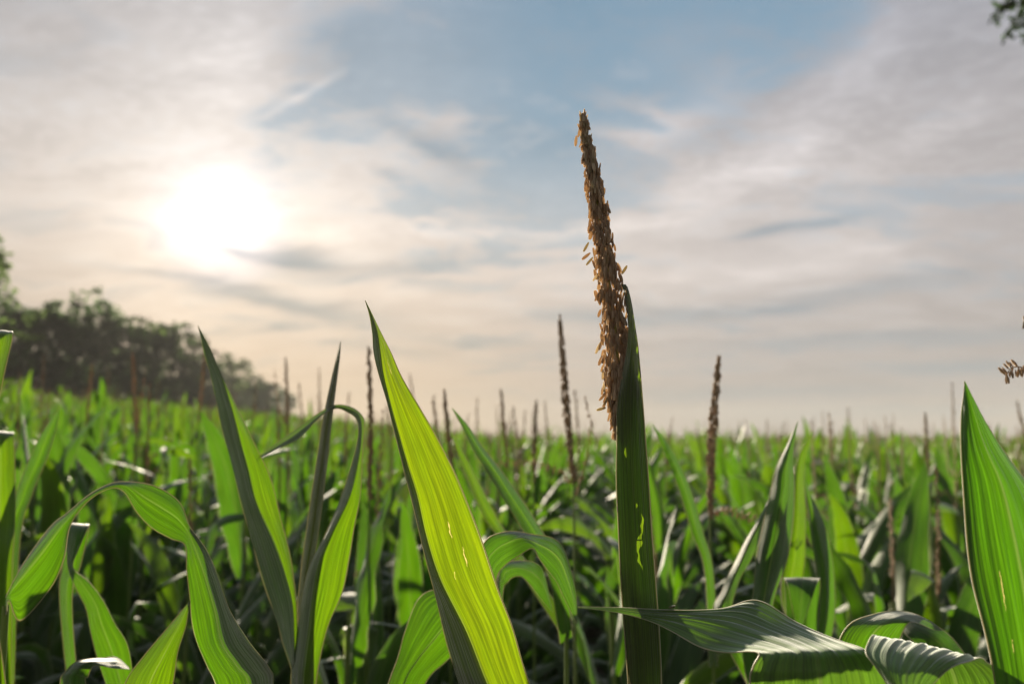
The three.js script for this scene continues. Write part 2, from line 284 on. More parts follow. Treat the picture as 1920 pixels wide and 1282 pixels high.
// a tree of unit proportions scaled to height h
function treeShapes(seed, h, spread, clumps, perClump, leaf) {
  const rnd = RNG(seed), limbs = [], ends = [], tips = [];
  const lean = (rnd() - 0.5) * 0.08 * h, top = V3(lean, h * 0.86, (rnd() - 0.5) * 0.08 * h), trunk = curve([V3(0, -0.3, 0), V3(lean * 0.2, h * 0.3, 0), V3(lean * 0.6, h * 0.6, 0.02 * h), top], 14);
  limbs.push(tube(trunk, (t) => h * 0.017 * (1 - 0.85 * t) + 0.01, 8));
  const tp = (t) => trunk[Math.min(13, Math.floor(t * 14))];
  for (let i = 0; i < 16; i++) {
    const t = 0.18 + 0.8 * (i + rnd()) / 16, a = i * 2.4 + rnd(), r = spread * (0.55 + 0.55 * rnd()) * Math.sqrt(Math.sin(Math.PI * clamp(0.18 + t * 0.72))), s = tp(t);
    const e = V3(s.x + Math.cos(a) * r, s.y + h * (0.05 + 0.13 * rnd()), s.z + Math.sin(a) * r), m = V3().lerpVectors(s, e, 0.5).add(V3(0, h * 0.01, 0)), b = curve([s.clone(), m, e], 6);
    limbs.push(tube(b, (k) => h * 0.006 * (1.1 - t * 0.6) * (1 - 0.8 * k) + 0.004, 5)); ends.push(b[4], b[6], m);
    for (let j = 0; j < 3; j++) { const f = b[3 + j].clone().add(V3(rnd() - 0.5, rnd() * 0.7 - 0.15, rnd() - 0.5).multiplyScalar(r * 0.7)); limbs.push(tube(curve([b[2 + j], V3().lerpVectors(b[2 + j], f, 0.5).add(V3(0, 0.02 * h, 0)), f], 4), (k) => h * 0.0022 * (1 - 0.8 * k) + 0.003, 4)); ends.push(f); }
  }
  for (let i = 0; i < 12; i++) { const a = rnd() * 6.283, r = spread * (0.15 + 0.7 * rnd()), e = V3(top.x + Math.cos(a) * r, h * (0.78 - 0.16 * r / spread), top.z + Math.sin(a) * r), f = e.clone().add(V3((rnd() - 0.5) * 0.5, h * (0.08 + 0.12 * rnd()), (rnd() - 0.5) * 0.5)); limbs.push(tube([e, V3().lerpVectors(e, f, 0.5), f], (k) => h * 0.003 * (1 - 0.8 * k), 4)); tips.push([f, 0.42], [V3().lerpVectors(e, f, 0.6), 0.6]); }
  ends.push(top, top.clone().add(V3(0, h * 0.05, 0)));
  const centres = [];
  for (let i = 0; i < clumps; i++) { const e = ends[i % ends.length]; centres.push([e.clone().add(V3(rnd() - 0.5, rnd() - 0.35, rnd() - 0.5).multiplyScalar(spread * 0.5)), 0.55 + 0.9 * rnd()]); }
  return { trunk: mergeGeometries(limbs), crown: leafCards([...centres, ...tips], perClump, h * 0.07, leaf, rnd) };
}
const TREES = [treeShapes(3, 10, 3.0, 110, 30, 0.33), treeShapes(8, 10, 2.5, 90, 30, 0.33), treeShapes(15, 10, 3.4, 120, 30, 0.33), treeShapes(22, 10, 2.4, 64, 26, 0.3)];
function tree(px, depth, topPy, kind, wide, label, turn, mat, group) {
  const p = at(px, 825, depth), x = p.x, z = p.z, y = hillAt(x, z) - 0.1, h = EYE + (825 - topPy) / FOCAL * depth * 1.01 - y;
  const o = thing('tree', label, 'tree', V3(x, y, z), group); o.rotation.y = turn; const s = h / 10; o.scale.set(s * wide, s, s * wide);
  part('trunk', TREES[kind].trunk, barkMat, o); part('crown', TREES[kind].crown, mFoliage[mat], o); return o;
}
const TREELINE = 'trees in the dark line along the left edge of the field';
const treeSpots = [
  [-98, 44, 401, 3, 1.25, 'tall tree at the left edge of the frame with dark boughs reaching into the sky', 0.4, 1],
  [20, 56, 564, 0, 1.2, 'broad leafy tree standing first in the treeline at the left edge', 1.0, 0],
  [88, 60, 552, 1, 1.15, 'tree with a pointed top second from the left in the treeline', 2.2, 0],
  [140, 66, 601, 2, 1.1, 'lower rounded tree in a dip of the treeline left of the sun', 0.2, 2],
  [185, 70, 572, 0, 1.15, 'full tree with an even crown under the left side of the sun', 3.3, 0],
  [238, 76, 578, 3, 1.25, 'thin airy tree with sky showing through its top in the treeline', 1.4, 1],
  [275, 82, 594, 1, 1.2, 'ragged tree with bright gaps in its crown right of the airy one', 4.1, 0],
  [322, 90, 596, 3, 1.3, 'open crowned tree that stands last before the treeline drops', 5.2, 1],
  [352, 97, 656, 2, 1.1, 'low dense tree where the treeline begins to fall away', 2.7, 2],
  [390, 108, 676, 0, 1.1, 'dark bushy tree behind the upright leaf tip at left', 0.9, 2],
  [428, 118, 656, 3, 1.2, 'small slender tree rising above the end of the treeline', 3.9, 1],
  [462, 128, 706, 2, 1.2, 'low rounded tree near the far end of the treeline', 1.8, 0],
  [496, 140, 708, 1, 1.2, 'distant tree with a loose crown near the far end of the treeline', 0.5, 0],
  [530, 158, 731, 0, 1.2, 'last and farthest small tree at the right end of the treeline', 2.9, 2],
];
for (const [px, d, py, k, w, label, turn, m] of treeSpots) tree(px, d, py, k, w, label, turn, m, TREELINE);
for (let i = 0; i < 9; i++) tree(40 + i * 52 + (i % 3) * 9, 64 + i * 12, 655 + i * 10, i % 3, 1.35, 'dark tree low in the treeline between the taller crowns', i * 1.7, 2, 'low trees that fill the treeline');
{ // tree beyond the right edge: one hanging bough reaches into the top right corner
  const base = at(2330, 825, 11), o = thing('tree', 'tree beyond the frame with leafy twigs hanging into the top right corner', 'tree', V3(base.x, -0.1, base.z));
  const L = (px, py, d) => at(px, py, d).sub(o.position), rnd = RNG(44), limbs = [], c = [];
  const trunk = curve([V3(0, 0, 0), V3(0.1, 3, 0), V3(-0.1, 6.5, 0.1), V3(0.1, 10, 0)], 12); limbs.push(tube(trunk, (t) => 0.2 * (1 - 0.75 * t), 10));
  const bough = curve([trunk[8], L(2160, -170, 11.3), L(2020, -120, 11.5), L(1930, -40, 11.5)], 10); limbs.push(tube(bough, (t) => 0.07 * (1 - 0.85 * t) + 0.006, 7));
  for (const [x, y, x2, y2] of [[2000, -110, 1880, 12], [1960, -70, 1872, 30], [1950, -55, 1890, 62], [1940, -40, 1910, 45], [1950, -60, 1925, 70], [1960, -80, 1900, 5]]) { const b = curve([L(x, y, 11.5), L((x + x2) / 2 + 8, (y + y2) / 2 - 12, 11.5), L(x2, y2, 11.5)], 5); limbs.push(tube(b, (t) => 0.012 * (1 - 0.7 * t), 5)); c.push([b[5], 0.62], [b[4], 0.6], [b[3], 0.5]); }
  for (let i = 0; i < 90; i++) { const a = rnd() * 6.283, r = 1.1 + 1.6 * rnd(), y = 5 + rnd() * 6; c.push([V3(Math.cos(a) * r * 0.8 + 0.6, y, Math.sin(a) * r), 2.2 + rnd()]); }
  part('trunk', mergeGeometries(limbs), barkMat, o); part('crown', leafCards(c, 22, 0.17, 0.085, rnd), mFoliage[0], o);
}

// ------------------------------------------------------------------ corn: the plants of the field
function fieldLeaf(rnd, y0, x0, z0, az, { len, width, lean, droop, kink, twist, along = 14, across = 4 }) {
  const st = [], p = V3(x0, y0, z0), n = 12, sb = 0.42 + 0.35 * rnd(), curl = (rnd() - 0.5) * 0.9, roll0 = (rnd() - 0.5) * 0.4, pw = 1.3 + rnd();
  for (let i = 0; i <= n; i++) {
    const s = i / n, th = lean + droop * Math.pow(s, pw) + kink * smooth(sb - 0.05, sb + 0.05, s), a = az + curl * s * s;
    const dir = V3(Math.sin(th) * Math.sin(a), Math.cos(th), Math.sin(th) * Math.cos(a)), b = V3(Math.cos(a), 0, -Math.sin(a)), nn = V3().crossVectors(dir, b).multiplyScalar(-1);
    const roll = roll0 + twist * Math.pow(s, 1.4), bw = b.clone().multiplyScalar(Math.cos(roll)).addScaledVector(nn, Math.sin(roll)), nw = nn.clone().multiplyScalar(Math.cos(roll)).addScaledVector(b, -Math.sin(roll));
    const f = 0.75 * (1 - s) * (1 - s) + 0.16, w = width * 0.5 * Math.min(1, 0.42 + 1.7 * s) * Math.pow(Math.max(0, 1 - Math.pow(s, 2.3)), 0.85);
    st.push([p.clone().addScaledVector(bw, -w * Math.cos(f)).addScaledVector(nw, w * Math.sin(f)), p.clone(), p.clone().addScaledVector(bw, w * Math.cos(f)).addScaledVector(nw, w * Math.sin(f))]);
    p.addScaledVector(dir, len / n);
  }
  return blade(st, { along, across, fold: 0.3, wave: 0.006 * rnd() + 0.002, waves: 4 + 5 * rnd(), phase: rnd() * 6 });
}
function cornShapes(seed, { withTassel, near, lush = 1 }) {
  const rnd = RNG(seed), hs = 1.56 + 0.2 * rnd(), az0 = rnd() * 6.283, lx = (rnd() - 0.5) * 0.08, lz = (rnd() - 0.5) * 0.08;
  const axis = curve([V3(0, -0.05, 0), V3(lx * 0.4, hs * 0.5, lz * 0.4), V3(lx, hs, lz), V3(lx * 1.2, hs + 0.2, lz * 1.2)], 16);
  const stalk = tube(axis, (t) => 0.0125 * (1 - 0.72 * t) + (Math.abs((t * 9) % 1 - 0.5) > 0.45 ? 0.0012 : 0), 7);
  const leaves = [], n = Math.round(8 * lush) + (rnd() < 0.5 ? 1 : 0);
  for (let i = 0; i < n; i++) {
    const k = i / (n - 1), y = lerp(0.55, hs * 1.0, k), top = smooth(0.6, 1, k), q = axis[Math.min(16, Math.round(y / (hs + 0.2) * 16))];
    const o = { len: lerp(0.86, 0.53, top) * (0.8 + 0.4 * rnd()), width: lerp(0.13, 0.108, top) * (0.85 + 0.3 * rnd()), lean: lerp(0.5, 0.14, top) * (0.6 + 0.8 * rnd()), droop: lerp(1.5, 0.38, top) * (0.3 + 1.2 * rnd()), kink: rnd() < 0.3 ? 0.7 + 0.9 * rnd() : 0, twist: (rnd() - 0.5) * 2.6 };
    if (!near) { o.along = 9; o.across = 2; }
    leaves.push(fieldLeaf(rnd, y, q.x, q.z, az0 + i * Math.PI + (rnd() - 0.5) * 0.9, o));
  }
  let tassel = null;
  if (withTassel) {
    const h = 0.32 + 0.26 * rnd(), b = axis[15], t = V3(lx * 1.2 + (rnd() - 0.5) * 0.07, hs + 0.25 + h, lz * 1.2 + (rnd() - 0.5) * 0.07), ax = curve([b, V3().lerpVectors(b, t, 0.5).add(V3((rnd() - 0.5) * 0.012, 0, (rnd() - 0.5) * 0.012)), t], 10);
    const bits = [tasselGeo(ax, { count: near ? 190 : 46, reach: 0.007, size: near ? 0.011 : 0.02, seed: seed + 5, stem: 0.0028 })];
    const nb = Math.floor(rnd() * 3);
    for (let i = 0; i < nb; i++) { const a = rnd() * 6.283, s = ax[1 + i], e = s.clone().add(V3(Math.cos(a) * 0.07, 0.1 - 0.06 * rnd(), Math.sin(a) * 0.07)); bits.push(tasselGeo(curve([s, V3().lerpVectors(s, e, 0.5).add(V3(0, 0.035, 0)), e], 7), { count: near ? 40 : 12, reach: 0.005, size: near ? 0.01 : 0.018, seed: seed + 9 + i, stem: 0.0014 })); }
    tassel = mergeGeometries(bits);
  }
  return { stalk, leaves, tassel, hs };
}
const NEAR = []; for (let i = 0; i < 12; i++) NEAR.push(cornShapes(100 + i * 17, { withTassel: i % 3 === 0, near: true }));
const FAR = []; for (let i = 0; i < 6; i++) { const c = cornShapes(700 + i * 31, { withTassel: i % 3 !== 2, near: false }); FAR.push({ t: !!c.tassel, g: mergeGeometries([mergeGeometries(c.leaves), c.stalk, c.tassel ?? POD_SMALL.clone().scale(0.001, 0.001, 0.001).translate(0, 1, 0)], true) }); }
const leafMats = [mLeaf, mLeafLime, mLeafDeep, mLeaf];
const near0 = NEAR.map((c, i) => {
  const o = new THREE.Group(); part('stalk', c.stalk, mStalk, o); c.leaves.forEach((g, k) => part('leaf', g, k < c.leaves.length * 0.4 ? mLeafDeep : leafMats[(i + k * 3) % 4], o)); if (c.tassel) part('tassel', c.tassel, mTasselDark, o); return o;
});
{
  const rnd = RNG(77), spots = [], row = 0.76, step = 0.19, turn = rad(-9), cr = Math.cos(turn), sr = Math.sin(turn);
  for (let i = -230; i < 230; i++) for (let j = 0; j < 330; j++) {
    const u = i * row + (rnd() - 0.5) * 0.1, v = -(j * step + rnd() * 0.12), x = u * cr + v * sr, z = -u * sr + v * cr, d = -z, e = [rnd(), rnd(), rnd(), rnd()];
    if (d < 2.9 && x > d * -0.63 && x < d * -0.43) continue;   // the dark gap between two rows at lower left
    if (d < 1.85 || d > 62 || Math.abs(x) > d * 0.72 + 1.2 || x < -33) continue;
    spots.push({ x, z, d: Math.hypot(x, z), e });
  }
  spots.sort((a, b) => a.d - b.d);
  const view = (s) => Math.abs(s.x) < s.d * 0.6 + 0.15;
  let count = 0; const rest = [];
  for (const s of spots) {
    const tall = 0.94 + 0.12 * s.e[2];
    if (count < 285 && view(s)) {
      const k = Math.floor(s.e[0] * 12), hasTassel = k % 3 === 0;
      if (s.d < 2.3 && hasTassel) continue;
      const o = near0[k].clone(); o.name = numbered('corn_plant'); o.position.set(s.x, hillAt(s.x, s.z), s.z); o.rotation.y = s.e[1] * 6.283; o.scale.setScalar(s.d < 3.2 ? Math.min(tall, 0.96) : tall);
      const left = s.x < -s.d * 0.15 ? 'left' : s.x > s.d * 0.2 ? 'right' : 'middle', far = s.d < 4 ? 'front rows' : 'rows farther back';
      o.userData = { label: `green corn plant ${hasTassel ? 'with a brown tassel' : 'without a tassel'} in the ${far}, ${left}`, category: 'corn plant', group: `${hasTassel ? 'tasselled' : 'leafy'} corn plants in the ${far}, ${left}` };
      scene.add(o); count++;
    } else rest.push({ ...s, tall: tall + (s.e[0] < 0.1 ? 0.1 : 0) });
  }
  for (let k = 0; k < 46000; k++) { // thinner planting far off, where the crop is seen edge on
    const d = Math.sqrt(lerp(62 * 62, 260 * 260, rnd())), a = (rnd() - 0.5) * rad(76), x = Math.sin(a) * d, z = -Math.cos(a) * d; if (x < -34) continue;
    rest.push({ x, z, d, e: [rnd(), rnd(), rnd(), rnd()], tall: 0.92 + 0.16 * rnd() });
  }
  const crop = new THREE.Group(); crop.name = 'corn_crop'; crop.userData = { kind: 'stuff', label: 'mass of distant corn running to the horizon', category: 'corn field' }; scene.add(crop);
  const pick = FAR.map(() => []); for (const s of rest) pick[Math.floor(s.e[3] * 6)].push(s);
  const mats = [[mLeaf, mStalk, mTasselDark], [mLeafLime, mStalk, mTasselDark]];
  pick.forEach((list, k) => {
    const im = shade(new THREE.InstancedMesh(FAR[k].g, mats[k % 2], list.length)); im.name = 'corn_mass'; im.userData.kind = 'stuff';
    list.forEach((s, i) => { Q.setFromAxisAngle(V3(0, 1, 0), s.e[1] * 6.283); im.setMatrixAt(i, M4.compose(V3(s.x, hillAt(s.x, s.z), s.z), Q, V3(s.tall, s.tall, s.tall))); });
    crop.add(im);
  });
}

// ------------------------------------------------------------------ corn: the plants close to the camera, leaf by leaf
const RIM = 0.0008;
// rows: [e1x, e1y, e1z, mx, my, mz, e2x, e2y, e2z] pixels and depth offsets in metres from d; root: where the blade leaves the stalk
function leafAt(plant, d, rows, mat, opt = {}, label) {
  if (opt.edgeOn) rows = rows.map((r) => { const q = r.slice(); q[2] = r[5] + opt.edgeOn * (r[3] - r[0]) * d / FOCAL; return q; });
  const st = rows.map((r) => [at(r[0], r[1], d + r[2]), at(r[3], r[4], d + r[5]), at(r[6], r[7], d + r[8])].map((v) => v.sub(plant.position)));
  if (opt.root !== false) {
    const m = st[0][1], s = plant.userData.axis, y = Math.max(0.3, m.y - (opt.drop ?? 0.2)), q = s(y), h = 0.012;
    const side = V3().subVectors(st[0][2], st[0][0]).normalize().multiplyScalar(h);
    st.unshift([q.clone().sub(side), q.clone(), q.clone().add(side)]);
  }
  let g = blade(st, { along: 90, across: 12, margin: RIM, ripple: 0.0004, ...opt });
  if (opt.rolledRight) {
    const away = V3(0, 0.1, -1).normalize(), roll = st.slice(opt.rolledRight).map(([, m, a], i) => { const k = 0.004 * Math.min(1, a.distanceTo(m) / 0.012, i / 2); return [a.clone().addScaledVector(away, 0.0004), V3().lerpVectors(a, m, 0.5).addScaledVector(away, k), V3().lerpVectors(a, m, 0.9 * Math.min(1, i / 2)).addScaledVector(away, k * 0.8)]; });
    g = mergeGeometries([g, blade(roll, { along: 90, across: 8, fold: 0.2 })]);
  }
  if (opt.rolled) { // the margin is rolled in behind this half, so light has two plies to cross
    const away = V3(0, 0.1, -1).normalize(), roll = st.map(([a, m], i) => { const k = 0.004 * Math.min(1, a.distanceTo(m) / 0.012); return [a.clone().addScaledVector(away, 0.0004), V3().lerpVectors(a, m, 0.5).addScaledVector(away, k), V3().lerpVectors(a, m, opt.rolled).addScaledVector(away, k * 0.8)]; });
    g = mergeGeometries([g, blade(roll, { along: 90, across: 8, fold: 0.2 })]);
  }
  const leaf = part('leaf', g, mat, plant, label);
  if (opt.rib) { const mid = new THREE.CatmullRomCurve3(st.map((s) => s[1]), false, 'catmullrom', 0.5).getPoints(60); part('midrib', tube(mid, (t) => opt.rib * (1 - 0.9 * t), 6), mMidrib, leaf); }
  return leaf;
}
const mMidrib = new THREE.MeshPhysicalMaterial({ color: new THREE.Color().setRGB(0.27, 0.36, 0.09), roughness: 0.92, transmission: 0.4, thickness: 0, side: THREE.DoubleSide });
// a plant whose stalk runs from the ground to the point seen at (px, py, d)
function closePlant(label, px, py, d, { r = 0.011, lean = 0, extra = 0, seed = 1, tip = 0.35 } = {}) {
  const top = at(px, py, d), bx = top.x + lean, bz = top.z - 0.02, base = V3(bx, hillAt(bx, bz), bz), o = thing('corn_plant', label, 'corn plant', base);
  const e = top.clone().sub(base), pts = curve([V3(0, -0.05, 0), V3(e.x * 0.25, e.y * 0.5, e.z * 0.25), e], 24);
  part('stalk', tube(pts, (t) => r * (1 - (1 - tip) * t), 9), mStalk, o);
  const axis = (y) => { for (let i = 1; i < pts.length; i++) if (pts[i].y >= y) return V3().lerpVectors(pts[i - 1], pts[i], clamp((y - pts[i - 1].y) / (pts[i].y - pts[i - 1].y + 1e-9))); return pts[pts.length - 1].clone(); };
  Object.defineProperty(o.userData, 'axis', { value: axis, enumerable: false });
  const rnd = RNG(seed * 7 + 3);
  for (let i = 0; i < extra; i++) { const y = Math.min(e.y - 0.25, 0.5 + i * 0.17), q = axis(y); part('leaf', fieldLeaf(rnd, y, q.x, q.z, seed + i * Math.PI + rnd() * 0.6, { len: 0.6, width: 0.08, lean: 0.7, droop: 1.5, kink: 0, twist: rnd() - 0.5 }), mLeafDeep, o); }
  return o;
}
// --- the sharp plant with the tall tassel
{
  const d = 0.84, o = closePlant('corn plant in sharp focus with the tall tan tassel and one rolled upright leaf', 1204, 1330, d + 0.012, { r: 0.012, seed: 2, extra: 4, tip: 0.7 });
  const F = [[1186, 1420, 1240, 1420], [1178, 1282, 1240, 1282], [1172, 1200, 1237, 1200], [1165, 1100, 1230, 1100], [1160, 1000, 1222, 1000], [1156, 900, 1216, 900], [1157, 820, 1210, 820], [1157, 772, 1208, 788], [1161, 735, 1204, 735], [1169, 692, 1199, 676], [1176, 650, 1196, 645], [1179, 605, 1192, 618], [1178, 570, 1185, 572], [1175, 545, 1179, 545], [1173, 533, 1173.6, 533]];
  const front = F.map(([a, b, c, e]) => [a, b, 0, (a + c) / 2, (b + e) / 2, -0.0065, c, e, 0]);
  const back = F.map(([a, b, c, e]) => { const k = smooth(760, 600, e); return [a, b, 0.0005, (a + c) / 2 - 8 * k, (b + e) / 2, 0.0075, lerp(c, a + 1, k), e, 0.0005]; });
  const toV = (rows) => rows.map((r) => [0, 3, 6].map((k) => at(r[k], r[k + 1], d + r[k + 2]).sub(o.position)));
  const tAt = (py) => { for (let i = 1; i < F.length; i++) if (F[i][1] <= py) return (i - 1 + (F[i - 1][1] - py) / (F[i - 1][1] - F[i][1])) / (F.length - 1); return 1; };
  const t0 = tAt(1058), t1 = tAt(952);
  const hole = (w, t) => { const k = (t - t0) / (t1 - t0), c = 0.47 - 0.1 * Math.sin(k * 5.5) + 0.02 * Math.sin(k * 31), hw = 0.085 * Math.sin(Math.PI * clamp(k)) * (0.7 + 0.4 * Math.sin(k * 17)); const k2 = (k - 1.06) / 0.1, k3 = (k - 2.0) / 0.25; return (k > 0 && k < 1 && Math.abs(k - 0.52) > 0.018 && Math.abs(w - c) < hw) || (k2 > 0 && k2 < 1 && Math.abs(w - 0.4) < 0.03 * Math.sin(Math.PI * k2)) || (k3 > 0 && k3 < 1 && Math.abs(w - 0.16) < 0.035 * Math.sin(Math.PI * k3)); };
  const g = mergeGeometries([blade(toV(front), { along: 160, across: 16, fold: 0.1, margin: RIM, ripple: 0.0003, ripples: 7 }), blade(toV(back), { along: 520, across: 90, fold: 0.1, skip: hole })]);
  part('leaf', g, leafMat(leafTexture(33, [0.074, 0.145, 0.0024], 0.5)), o, 'dark rolled leaf with a torn slit');
  const ax = curve([at(1166, 900, d + 0.016), at(1160, 820, d + 0.016), at(1157, 760, d + 0.016), at(1158, 690, d + 0.016), at(1150, 590, d + 0.016), at(1133, 470, d + 0.016), at(1115, 350, d + 0.016), at(1100, 268, d + 0.016), at(1093, 216, d + 0.016)].map((v) => v.sub(o.position)), 60);
  const tas = part('tassel', tube([o.userData.axis(1.6), ...ax.slice(0, 58)], (t) => 0.0032 * (1.1 - 0.8 * t), 7), mRachis, o, 'tall tan tassel hung with dry anthers');
  const rnd = RNG(909), head = ax.slice(9);
  const reach = (t) => lerp(0.004, 0.0158, smooth(0, 0.22, t)) * lerp(1, 0.27, smooth(0.3, 1, t));
  const list = [...florets(head, 760, reach, 0.0102, rnd, 0.36), ...florets(head, 1500, (t) => reach(t) * 0.72, 0.0102, rnd, 0.1)];
  list.forEach((m) => { const e = m.elements, top = smooth(EYE + 0.27 - o.position.y, EYE + 0.345 - o.position.y, e[13]), k = 1 - 0.35 * top; for (const q of [0, 1, 2, 4, 5, 6, 8, 9, 10]) e[q] *= k; });
  list.forEach((m, i) => { const p = V3().setFromMatrixPosition(m); m.userData = p.z; });
  // a few that hang loose on the left
  for (const [x, y, a] of [[1083, 240, -0.5], [1081, 262, 0.1], [1088, 246, 0.2], [1104, 462, 0.5], [1107, 482, 0.9], [1112, 490, 0.7], [1126, 650, 0.4], [1133, 672, 0.2], [1131, 700, 0.05], [1133, 722, 0], [1136, 772, 1.3], [1141, 752, 0.5], [1138, 742, 0.7], [1176, 545, 0.05], [1125, 555, 0.5], [1122, 520, 0.6], [1166, 522, -2.6], [1172, 700, 0.2]]) {
    Q.setFromEuler(new THREE.Euler(0.2, 0, -a)); const s = 0.0115 * (0.85 + 0.3 * rnd()); const m = new THREE.Matrix4().compose(at(x, y - 8, d + (x > 1172 ? 0.001 : 0.012)).sub(o.position), Q.clone(), V3(s, s, s)); m.userData = 99; list.push(m);
  }
  list.sort((a, b) => b.userData - a.userData);
  list.slice(0, 300).forEach((m, i) => { const f = part('floret', PODS[i % 3], mAnthers[Math.floor(rnd() * 4)], tas); f.applyMatrix4(m); });
  for (let k = 0; k < 2; k++) part('floret_mass', mergeGeometries(list.slice(300).filter((_, i) => i % 2 === k).map((m, i) => PODS[i % 3].clone().applyMatrix4(m))), mAnthers[k], tas).userData.kind = 'stuff';
}
// --- the bright leaf in the middle
{
  const o = closePlant('corn plant whose big bright yellow-green leaf rises left of the tall tassel', 985, 1480, 0.99, { seed: 4, extra: 3 });
  const b = 0.035, r = 0.02;
  leafAt(o, 0.85, [
    [905, 1400, b, 968, 1400, 0, 1030, 1400, r], [860, 1282, b, 913, 1282, 0, 993, 1282, r], [832, 1180, b, 872, 1180, 0, 961, 1180, r], [808, 1085, b, 824, 1085, 0, 927, 1085, r], [788, 1005, b, 798, 1005, 0, 900, 1005, r],
    [770, 930, b * 0.9, 781, 930, 0, 871, 930, r], [755, 872, b * 0.8, 763, 872, 0, 846, 872, r], [741, 815, b * 0.6, 747, 815, 0, 816, 815, r], [727, 760, 0.012, 732, 760, -0.004, 784, 760, r * 0.8], [710, 702, 0.006, 718, 702, -0.006, 751, 702, 0.012], [700, 660, 0.003, 712, 658, -0.006, 732, 658, 0.008],
    [698, 625, 0.001, 706, 622, -0.005, 714, 622, 0.004], [693, 592, 0, 697, 592, -0.002, 699, 592, 0.001], [684, 563, 0, 684.4, 563, 0, 684.8, 563, 0],
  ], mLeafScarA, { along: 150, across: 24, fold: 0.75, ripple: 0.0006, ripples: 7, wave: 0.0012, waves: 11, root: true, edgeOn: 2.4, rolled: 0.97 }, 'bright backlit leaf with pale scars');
}
// --- bottom right: the arching grey-green leaf and the two at the right edge
{
  const o = closePlant('corn plant at bottom right whose leaf arches over grey-green and points left', 1560, 1560, 0.68, { seed: 6, extra: 2 });
  leafAt(o, 0.7, [
    [1425, 1440, 0.0, 1560, 1450, -0.012, 1690, 1440, 0], [1407, 1290, 0, 1540, 1290, -0.012, 1667, 1290, 0], [1413, 1250, 0, 1535, 1250, -0.01, 1652, 1250, 0.002], [1424, 1227, 0.004, 1528, 1223, -0.004, 1622, 1220, 0.006], [1405, 1224, 0.018, 1500, 1207, 0.022, 1572, 1199, 0.039],
    [1362, 1222, 0.04, 1440, 1184, 0.058, 1492, 1165, 0.078], [1310, 1211, 0.063, 1378, 1162, 0.085, 1420, 1127, 0.108], [1258, 1184, 0.086, 1310, 1154, 0.097, 1352, 1140, 0.112], [1212, 1161, 0.098, 1228, 1150, 0.102, 1250, 1143, 0.108], [1150, 1147, 0.103, 1156, 1143, 0.105, 1162, 1139, 0.107], [1084, 1139, 0.105, 1084, 1138, 0.105, 1084, 1137.4, 0.105],
  ], mLeafMid, { along: 160, across: 44, fold: 0.15, ripple: 0.0008, ripples: 8, wave: 0.001, waves: 9, drop: 0.12 }, 'leaf that bends over, grey on top and green below');
}
{
  const o = closePlant('corn plant at the right edge with a broad ribbed leaf standing upright', 1985, 1470, 0.76, { seed: 8, extra: 2 });
  leafAt(o, 0.68, [
    [1885, 1420, 0.01, 1960, 1420, -0.004, 2025, 1420, 0.03], [1866, 1282, 0.008, 1945, 1282, -0.008, 2022, 1282, 0.03], [1846, 1180, 0.006, 1932, 1180, -0.01, 2020, 1180, 0.03], [1826, 1090, 0.004, 1918, 1090, -0.012, 2008, 1090, 0.03], [1813, 1000, 0.003, 1900, 1000, -0.012, 1988, 1000, 0.03],
    [1805, 910, 0.002, 1878, 910, -0.01, 1948, 928, 0.025], [1803, 840, 0.001, 1848, 840, -0.008, 1896, 860, 0.02], [1805, 780, 0, 1828, 780, -0.006, 1850, 793, 0.01], [1808, 742, 0, 1817, 742, -0.002, 1826, 748, 0.004], [1809, 714, 0, 1809.5, 714, 0, 1810, 714, 0],
  ], mLeafScarF, { along: 120, across: 40, fold: 0.2, ripple: 0.0009, ripples: 9, wave: 0.001, waves: 7 }, 'broad upright leaf with two small pale scars');
  leafAt(o, 0.66, [
    [1700, 1420, 0.12, 1830, 1430, 0.12, 1945, 1400, 0.12], [1668, 1300, 0.11, 1800, 1305, 0.12, 1920, 1290, 0.1], [1652, 1235, 0.1, 1785, 1255, 0.11, 1893, 1264, 0.08], [1646, 1200, 0.08, 1765, 1226, 0.09, 1862, 1246, 0.06], [1641, 1189, 0.06, 1748, 1211, 0.05, 1842, 1237, 0.04], [1630, 1203, 0.03, 1725, 1222, 0.012, 1815, 1239, 0.018],
    [1625, 1222, 0.01, 1710, 1243, -0.008, 1786, 1252, 0.004], [1642, 1250, -0.004, 1700, 1268, -0.022, 1758, 1275, -0.006], [1668, 1295, -0.016, 1702, 1305, -0.03, 1737, 1305, -0.016], [1705, 1390, -0.03, 1710, 1390, -0.034, 1716, 1390, -0.03],
  ], mLeafMid, { along: 140, across: 44, fold: 0.15, ripple: 0.0008, ripples: 9, wave: 0.0012, waves: 12, drop: 0.15 }, 'leaf bent over like a bridge, ribbed grey on top');
}
